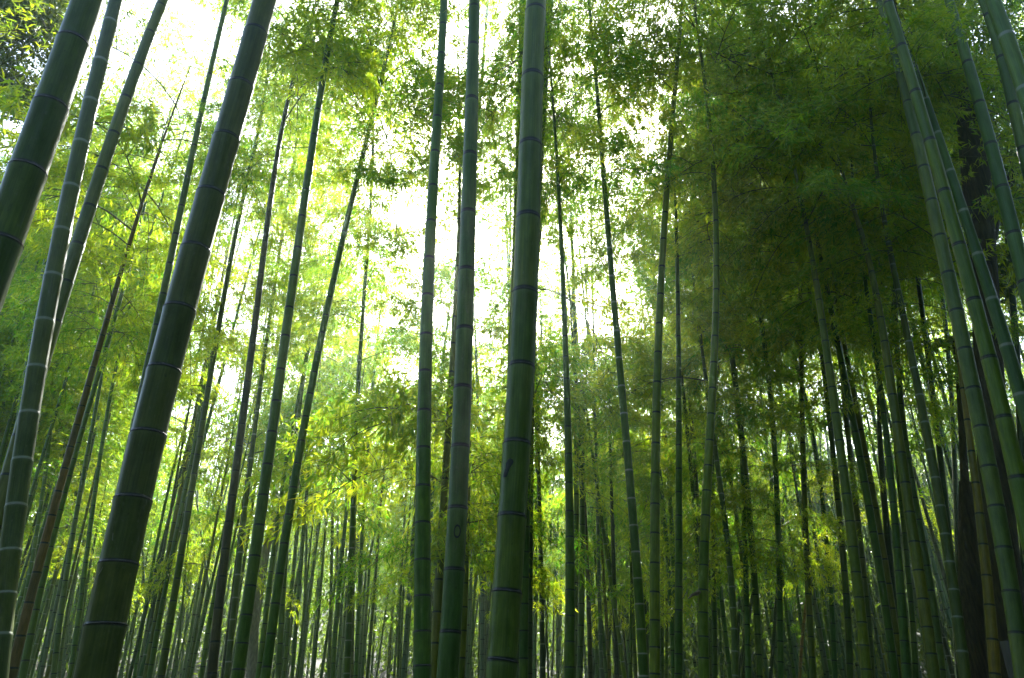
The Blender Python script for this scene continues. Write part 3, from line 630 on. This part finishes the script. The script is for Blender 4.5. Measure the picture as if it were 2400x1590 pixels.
# ------------------------------------------------------------------ marks on the culms
def patch(c_, name, px, py, outline, m_, closed_ring=None):
    """a thin flake that follows the culm's round surface; outline in photo pixels about (px, py)"""
    lo, hi = c_.zb, c_.ztop
    for _ in range(40):
        mm = (lo + hi) / 2
        if project(c_.pos(mm))[1] > py: lo = mm
        else: hi = mm
    ctr = c_.pos(lo); cx, _ = project(ctr); rr = c_.radius(lo)
    dep = ctr[1] * math.cos(PITCH) + (ctr[2] - CAMZ) * math.sin(PITCH); k = dep / FPX
    def surf(dx, dy, lift):
        z = ctr[2] - dy * k / math.cos(PITCH) * 0.95; p = c_.pos(z); off = (px + dx - cx) * k
        a = math.asin(max(-.98, min(.98, off / rr))); r_ = c_.radius(z) * 1.004 + lift
        return p + np.array([math.sin(a) * r_, -math.cos(a) * r_, 0]) - c_.base
    g = Geo(); n = len(outline)
    if closed_ring:
        V = []; 
        for (dx, dy) in outline:
            for s_, l in ((1.0, 0), (1.0, .0015), (closed_ring, .0015), (closed_ring, 0)): V.append(surf(dx * s_, dy * s_, l))
        Q = [(i * 4 + a, ((i + 1) % n) * 4 + a, ((i + 1) % n) * 4 + a + 1, i * 4 + a + 1) for i in range(n) for a in range(3)]
        g.add(V, Q)
    else:                                                 # outline = list of (dy, left, right) rows
        V = []
        for (dy, l, r_) in outline:
            for f in np.linspace(0, 1, 6): V.append(surf(l + (r_ - l) * f, dy, 0.0012 if 0 < f < 1 else -0.0005))
        Q = [(i * 6 + j, i * 6 + j + 1, (i + 1) * 6 + j + 1, (i + 1) * 6 + j) for i in range(n - 1) for j in range(5)]
        g.add(V, Q)
    return link(name, g.mesh(name, [m_]), c_.culm)
patch(CULMS['AL'], 'zero_mark', 1073, 1251, [(8 * math.cos(t), 15 * math.sin(t)) for t in np.linspace(0, 2 * math.pi, 28, endpoint=False)], M_CARVE, 0.72)
patch(CULMS['AQ'], 'dark_scar', 1190, 1106, [(-21, 3, 5), (-18, -2, 11), (-12, -5, 13), (-6, -5, 10), (-1, -5, 6), (4, -7, 4), (10, -9, 2), (15, -10, 1), (18, -9, 0), (20, -7, -3)], M_CARVE)
patch(CULMS['M'], 'pale_scratch', 254, 1346, [(-8, 4, 5.5), (-2, 1.5, 3), (4, -1, 0.2), (9, -4, -3)], M_SCRATCH)
patch(CULMS['M'], 'pale_scratch', 283, 1268, [(-8, -1, 0), (0, -0.5, 1), (8, 1, 2)], M_SCRATCH)

def dry_sheath():                                         # a dry sheath sticking out from the bowed olive culm
    c_ = CULMS['BT']; a, _ = at(1634, 1391, c_.D * 0.99); b, _ = at(1612, 1404, c_.D * 0.97); d_, _ = at(1640, 1388, c_.D * 0.985)
    pth = np.array([d_, (d_ + a) / 2 + [0, 0, .004], a, (a + b) / 2 + [0, 0, .008], b]) - c_.base
    v, q, uv = tube(pth, [0.010, 0.016, 0.017, 0.011, 0.002], 8); g = Geo(); g.add(v, q, uv); link('dry_sheath', g.mesh('dry_sheath', [M_DRY]), c_.root)
dry_sheath()

# ------------------------------------------------------------------ labels of the listed culms
def row_x(c_, py=1440):
    ys = sorted(c_.pts, key=lambda p: p[1]); y = [p[1] for p in ys]; x = [p[0] for p in ys]
    if y[-1] < py:                                        # carry the line on
        sl = (x[-1] - x[-2]) / (y[-1] - y[-2]); return x[-1] + sl * (py - y[-1])
    return float(np.interp(py, y, x))
ANCH = [('F', 'the brownish dying culm'), ('M', 'the very thick leaning culm'), ('T', 'the dark purplish-grey culm'), ('V', 'the straight green culm left of centre'), ('AE', 'the white-ringed slim culm left of centre'),
        ('AJ', 'the many-ringed upright left of centre'), ('AL', 'the zero-marked culm'), ('AQ', 'the thick central culm'),
        ('AW', 'the yellow-green upright'), ('BI', 'the pale-ringed leaning culm'), ('BK', 'the black-ringed olive upright'),
        ('BT', 'the bowed olive culm'), ('CH', 'the olive upright before hanging foliage'), ('CL', 'the thick olive left end of the right row'),
        ('CR', 'the thick black-ringed culm ending the right row'), ('CU', 'the bluish pale-ringed culm at right'), ('CZ', 'the big trio at the right edge')]
ANCHX = [(row_x(CULMS[k]), k, n) for k, n in ANCH]
ORD = ['first', 'second', 'third', 'fourth', 'fifth', 'sixth', 'seventh', 'eighth', 'ninth', 'tenth', 'eleventh', 'twelfth', 'thirteenth', 'fourteenth', 'fifteenth']
def seg(x):
    i = -1
    for j, (ax, _, _) in enumerate(ANCHX):
        if x >= ax: i = j
    return i
def label_listed():
    slots = {}
    for c_ in CULMS.values():
        c_.x = row_x(c_); slots.setdefault(seg(c_.x), []).append(c_)
    for i, cs in slots.items():
        auto = sorted([c_ for c_ in cs if not c_.label], key=lambda c_: c_.x)
        for j, c_ in enumerate(auto):
            th = 'slender' if c_.wb >= 11 else 'thin' if c_.wb >= 7 else 'very thin'
            rg = {'w': 'white-ringed ', 'd': 'dark-ringed ', 'f': ''}[c_.ring]
            if i < 0: where = f'{ORD[j]} of the thin ones from the left edge'
            else: where = f'{ORD[j]} thin one right of {ANCHX[i][2]}'
            c_.label = f'{th} {rg}{TWORD[c_.tint]} culm, {where}'
            if len(c_.label.split()) > 16: c_.label = c_.label.replace(' thin one ', ' ').replace('dark-ringed ', '').replace('bluish grey', 'bluish')
    for c_ in CULMS.values():
        g = 'thick bamboo culms in the foreground' if c_.wb >= 30 else 'medium bamboo culms in the grove' if c_.wb >= 16 else 'slender bamboo culms in the grove'
        tag(c_.root, c_.label, 'bamboo', g)
label_listed()

# ------------------------------------------------------------------ bamboos farther back, each with its own crown
SEGWORD = lambda x: ('left of the very thick leaning culm' if x < 300 else 'behind the slim culms left of centre' if x < 780 else
                     'in the misty gap left of the zero-marked culm' if x < 1130 else 'in the bright gap right of the central culm' if x < 1480 else
                     'behind the olive uprights right of centre' if x < 1800 else 'behind the dark row on the right')
def build_far():
    rs = np.random.RandomState(5); n = 0; tries = 0; n_right = 0
    while n < 174 and tries < 9000:
        tries += 1; airy = n >= 116
        Y = rs.uniform(11, 30) if n % 2 else rs.uniform(11, 17)
        px = rs.uniform(-250, 2650) if not airy else rs.uniform(-100, 1560); py = 1590
        if 420 < px < 1180: Y = 14.0 + (Y - 11) * 0.75
        b, dep = at(px, py, Y); gz = ground_z(b[0], Y)
        crown = 7.0 * rs.uniform(0.75, 1.1); el = R(np.interp(Y, [11, 28], [21, 5]) + rs.uniform(-2, 6) + (8 if px > 1600 else 9 if airy else 0))
        H = max(CAMZ + Y * math.tan(el) - gz, 2.5) + crown; H = min(H, 16.5 if px > 1700 else 17.0 if airy else 12.0 if px > 1150 else 14.5); lx = rs.normal(0, 0.03) - 0.004 * b[0] * 0.4
        top = np.array([b[0] + lx * H, Y, gz + H])
        # a culm may only stand where its crown covers foliage in the photograph
        ok = True; acc = []
        for f in (0.05, 0.3, 0.6, 0.95):
            q = top - np.array([lx, 0, 1]) * crown * (1 - f)
            for dx in (-1.0, 0, 1.0):
                d_ = density(*project(q + np.array([dx, 0, 0])))
                acc.append(0.6 if d_ < 0 else d_)
        if airy:
            if min(acc) < 0.1 or np.mean(acc) > 0.8: continue
        elif min(acc) < 0.5 or np.mean(acc) < 0.72: continue
        elif rs.uniform() > np.mean(acc) ** (2.5 if px < 1200 else 4 if px < 1550 else 2.5): continue
        if not airy and 1200 < px < 1680 and rs.uniform() > 0.4: continue
        if not airy and px > 1550 and n_right >= 46: continue
        n_right += px > 1550
        dia = rs.uniform(0.055, 0.085)
        zz = np.linspace(0, 1, 5); bow = rs.normal(0, 0.25)
        P3 = np.array([[b[0] + lx * H * t + bow * t * (1 - t), Y, gz + H * t] for t in zz])
        root = bpy.data.objects.new('bamboo', None); COL.objects.link(root); root.location = (P3[0][0], Y, gz - 0.1)
        path = []; rad = []; vv = []; q = 0; i = 0
        while q < H:
            st = min(dia * 3.6, 0.3)
            for f, k in ((0, 1.06), (0.08, .98), (.92, 1.0)):
                t = min((q + f * st) / H, 1)
                path.append([np.interp(t, zz, P3[:, 0]) - P3[0][0], 0, H * t + 0.1]); rad.append(max(dia / 2 * (1 - 0.9 * t ** 1.3) * k, .003)); vv.append(i + f)
            q += st; i += 1
        path[0][2] = 0
        v, q_, uv = tube(path, rad, 7, vv); g = Geo(); g.add(v, q_, uv)
        o = link('culm', g.mesh('culm', [M_CULM]), root)
        tk = 'gbotpd'[rs.randint(6)]; tc = TINT[tk]; o.color = (*[a * rs.uniform(.85, 1.2) for a in tc], float(rs.uniform() < .3))
        cz = H - crown * 0.97
        cr = link('crown', (AIRY if airy else CROWNS)[rs.randint(4 if airy else len(CROWNS))], root, (np.interp(cz / H, zz, P3[:, 0]) - P3[0][0], 0, cz))
        s = crown / 7.0; w_ = rs.uniform(0.9, 1.3) * (1.3 if px < 1200 and not airy else 1); cr.scale = (s * w_, s * w_, s); cr.rotation_euler = (0, math.atan(lx), rs.uniform(0, 6.28))
        sw = SEGWORD(px)
        tag(root, f'distant leafy bamboo {sw}', 'bamboo', f'distant bamboos {sw}')
        n += 1
    print('far bamboos', n, 'tries', tries)
build_far()

# ------------------------------------------------------------------ the far thicket that closes the view: one mass
def build_thicket():
    rs = np.random.RandomState(77); g = Geo()
    for i in range(1750):
        ang = rs.uniform(-1.15, 1.15); d = rs.uniform(27, 46) if i < 700 else rs.uniform(46, 85) if i < 1150 else rs.uniform(19, 32) if i < 1500 else rs.uniform(22, 32)
        if i >= 1500: ang = rs.uniform(0.12, 1.1)
        x, y = d * math.sin(ang), d * math.cos(ang); gz = ground_z(x, y); H = rs.uniform(7, 11)
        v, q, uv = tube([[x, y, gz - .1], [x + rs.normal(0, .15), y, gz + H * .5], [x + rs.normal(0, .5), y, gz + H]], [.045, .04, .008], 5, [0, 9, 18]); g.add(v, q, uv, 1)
        if 1150 <= i < 1500: continue
        m = 300; f = rs.uniform(0.0, 1, m) ** 1.15; rad = ((1.3 if i < 700 else 1.9) * (1.15 - f))[:, None]
        pos = np.stack([np.full(m, x), np.full(m, y), gz + f * H], -1) + rs.normal(0, 0.55, (m, 3)) * np.array([1.2, 1.2, .8]) * rad
        leaves(g, rs, pos, rs.normal(0, .6, (m, 3)) - np.array([0, 0, .5]), 0.6 if 700 <= i < 1150 else 0.3, 0.16 if 700 <= i < 1150 else 0.075)
    o = link('distant_thicket', g.mesh('distant_thicket', [M_SHADE, M_CULM], False)); o.color = (0.07, 0.125, 0.055, 0.0)  # pale culm colour stands in for mist over the far stems
    tag(o, 'hazy mass of far bamboo thicket closing the view', 'thicket', kind='stuff')
build_thicket()

def build_shade_grove():  # unseen dark-leaved grove added behind and beside the camera to shade the culms
    rs = np.random.RandomState(78); g = Geo(); k = 0
    while k < 290:
        x, y = rs.uniform(-17, 17) if k < 150 else rs.uniform(3.5, 17), rs.uniform(-16, 9)
        if math.hypot(x, y) < 2.6 or (y > 0 and abs(x) < 0.95 * y + 4.5): continue
        if x < 1 and rs.uniform() < 0.4: continue
        k += 1; gz = ground_z(x, y); H = rs.uniform(10, 14) + (3 if k > 150 else 0); dx, dy = rs.normal(0, .5, 2)
        v, q, uv = tube([[x, y, gz - .1], [x + dx * .3, y + dy * .3, gz + H * .5], [x + dx, y + dy, gz + H]], [.05, .045, .008], 7, [0, 20, 40]); g.add(v, q, uv, 1)
        m = 1300; f = rs.uniform(0.02 if k % 2 else 0.25, 1 if k % 2 == 0 else 0.55, m); rad = (1.25 * (1.25 - f))[:, None]
        pos = np.stack([x + dx * f, y + dy * f, gz + f * H], -1) + rs.normal(0, 0.6, (m, 3)) * np.array([1.3, 1.3, .8]) * rad
        leaves(g, rs, pos, rs.normal(0, .6, (m, 3)) - np.array([0, 0, .5]), 0.34, 0.085)
    o = link('added_shade_grove', g.mesh('added_shade_grove', [M_BROAD, M_CULM], False)); o.color = (0.036, 0.09, 0.012, 0.0)
    tag(o, 'unseen leafy bamboo grove added all round the camera to shade the lower culms', 'grove', kind='stuff')
build_shade_grove()

# ------------------------------------------------------------------ other trees, stump
def limb(pxs, D, sides=14, cap_y=None):
    P = []; rr = []
    for (x, y, w) in pxs:
        p, dep = at(x, y, D); P.append(p); rr.append(w * dep / FPX / 2)
    P = np.array(P); n = len(P); t = np.linspace(0, 1, n); q = np.linspace(0, 1, n * 5)
    sm = [np.polyval(np.polyfit(t, P[:, k], min(3, n - 1)), q) for k in range(3)]
    return np.stack(sm, -1), np.interp(q, t, rr)
def tree(label, D, trunk, limbs, bark, leafm, clumps, cat='tree', ll=0.08, lw=0.035, nl=900):
    root = bpy.data.objects.new('tree', None); COL.objects.link(root)
    P, r = limb(trunk, D); gz = ground_z(P[-1][0], P[-1][1])
    if P[-1][2] > gz: P = np.vstack([P, [P[-1][0] + 0.02, P[-1][1], gz - .1]]); r = np.append(r, r[-1] * 1.15)
    base = P[-1].copy(); root.location = base
    g = Geo(); rs = np.random.RandomState(int(D * 10))
    v, q, uv = tube(P - base, r, 18); g.add(v, q, uv)
    link('trunk', g.mesh('trunk', [bark]), root)
    for lb in limbs:
        Pl, rl = limb(lb, D); g = Geo(); v, q, uv = tube(Pl - base, rl, 9); g.add(v, q, uv); link('limb', g.mesh('limb', [bark]), root)
    g = Geo()
    for (x, y, rad, dd) in clumps:
        p, dep = at(x, y, D + dd); R_ = rad * dep / FPX
        for k in range(7):
            cc = p + rs.normal(0, 0.45, 3) * R_; m = nl // 7
            pos = cc + rs.normal(0, 0.3, (m, 3)) * R_ * np.array([1, 1, .55])
            leaves(g, rs, pos - base, rs.normal(0, .7, (m, 3)) - np.array([0, 0, .3]), ll, lw)
            vt, qt, ut = tube([p - base, (p + cc) / 2 - base + rs.normal(0, .05, 3), cc - base], [.012, .008, .003], 4); g.add(vt, qt, ut, 1)
    link('crown', g.mesh('crown', [leafm, bark], False), root)
    tag(root, label, cat); return root
tree('dark brown tree trunk behind the big leaning culms at the right edge', 6.3,
     [(2190, -120, 34), (2222, 0, 40), (2262, 200, 48), (2296, 420, 62), (2300, 600, 60), (2306, 800, 60), (2325, 1000, 66), (2345, 1200, 76), (2366, 1590, 96)],
     [[(2318, 560, 34), (2345, 470, 24), (2385, 390, 18), (2430, 330, 10)], [(2290, 380, 20), (2330, 330, 14), (2400, 300, 9)], [(2262, 210, 18), (2210, 150, 10), (2150, 110, 5)]],
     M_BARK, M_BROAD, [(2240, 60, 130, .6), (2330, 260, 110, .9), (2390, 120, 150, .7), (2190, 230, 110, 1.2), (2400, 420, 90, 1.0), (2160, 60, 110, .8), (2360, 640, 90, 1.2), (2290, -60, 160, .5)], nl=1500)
tree('mossy brown trunk low at right, left of the dark brown tree', 7.2,
     [(2262, 1130, 26), (2268, 1250, 40), (2276, 1380, 54), (2286, 1590, 66)], [[(2262, 1140, 20), (2250, 950, 12), (2236, 800, 6)]], M_BARK, M_BROAD, [(2240, 820, 60, .5)], nl=300)
tree('grey forked tree in the misty distance left of centre', 19,
     [(716, 1090, 9), (690, 1150, 14), (652, 1205, 17), (625, 1290, 19), (600, 1400, 22), (592, 1590, 26)],
     [[(660, 1195, 12), (640, 1140, 8), (615, 1080, 5), (600, 1020, 3)], [(690, 1150, 9), (730, 1120, 6), (770, 1060, 3)]],
     M_GREYBARK, M_BROAD, [(610, 1040, 70, 0), (720, 1080, 60, .5), (660, 1100, 50, 1), (560, 1110, 60, .5)], ll=0.14, lw=0.06, nl=500)
tree('dark broadleaf tree filling the top left corner', 6.2,
     [(-40, -150, 30), (-110, 200, 50), (-190, 700, 70), (-260, 1590, 90)], [[(-80, 60, 22), (10, 70, 14), (90, 100, 6)], [(-100, 160, 18), (-20, 190, 10), (60, 170, 4)]],
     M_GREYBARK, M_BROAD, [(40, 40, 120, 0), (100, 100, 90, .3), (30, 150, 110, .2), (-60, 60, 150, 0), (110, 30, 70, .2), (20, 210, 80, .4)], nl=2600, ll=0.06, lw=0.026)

def stump():
    p, dep = at(2352, 1504, 5.4); gz = ground_z(p[0], p[1]); r = 22 * dep / FPX
    root = bpy.data.objects.new('bamboo_stump', None); COL.objects.link(root); root.location = (p[0], p[1], gz - .05)
    zt = p[2] - gz + .05; rows = [0, zt * .3, zt * .3 + .015, zt * .3 + .03, zt * .7, zt * .7 + .015, zt * .7 + .03, zt]; k = [1, 1, 1.06, 1, 1, 1.06, 1, 1]
    path = [[0.02 * z, 0, z] for z in rows] + [[.02 * zt, 0, zt + .001], [.02 * zt, 0, zt - .12]]
    v, q, uv = tube(path, [r * a for a in k] + [r * .84, r * .82], 20); g = Geo(); g.add(v, q, uv)
    link('culm', g.mesh('stump', [M_STUMP]), root)
    sp, qs, us = tube([[r * .8, -.01, zt - .02], [r * .9 + .05, -.02, zt + .03], [r + .14, -.02, zt + .05]], [.012, .008, .002], 6); g2 = Geo(); g2.add(sp, qs, us)
    link('splinter', g2.mesh('splinter', [M_DRY]), root)
    tag(root, 'cut-off grey bamboo stump low at the right edge with a splinter at its rim', 'stump')
stump()

# ------------------------------------------------------------------ haze: one closed box of thin pale air
def haze():
    V = [(x, y, z) for z in (-2, 24) for y in (-152, 152) for x in (-152, 152)]
    Q = [(0, 2, 3, 1), (4, 5, 7, 6), (0, 1, 5, 4), (2, 6, 7, 3), (0, 4, 6, 2), (1, 3, 7, 5)]
    m, ns, ls = mat('haze'); p = N(ns, 'ShaderNodeVolumePrincipled'); p.inputs['Density'].default_value = HAZE
    p.inputs['Color'].default_value = (0.78, 0.95, 0.90, 1); p.inputs['Anisotropy'].default_value = 0.85
    o = N(ns, 'ShaderNodeOutputMaterial'); ls.new(p.outputs[0], o.inputs['Volume'])
    g = Geo(); g.add(V, Q); tag(link('haze', g.mesh('haze', [m], False)), kind='stuff')
if HAZE > 0: haze()
print([o['label'] for o in bpy.data.objects if 'label' in o and len(o['label'].split()) > 16]); print('objects', len(bpy.data.objects), 'culms', len(CULMS))
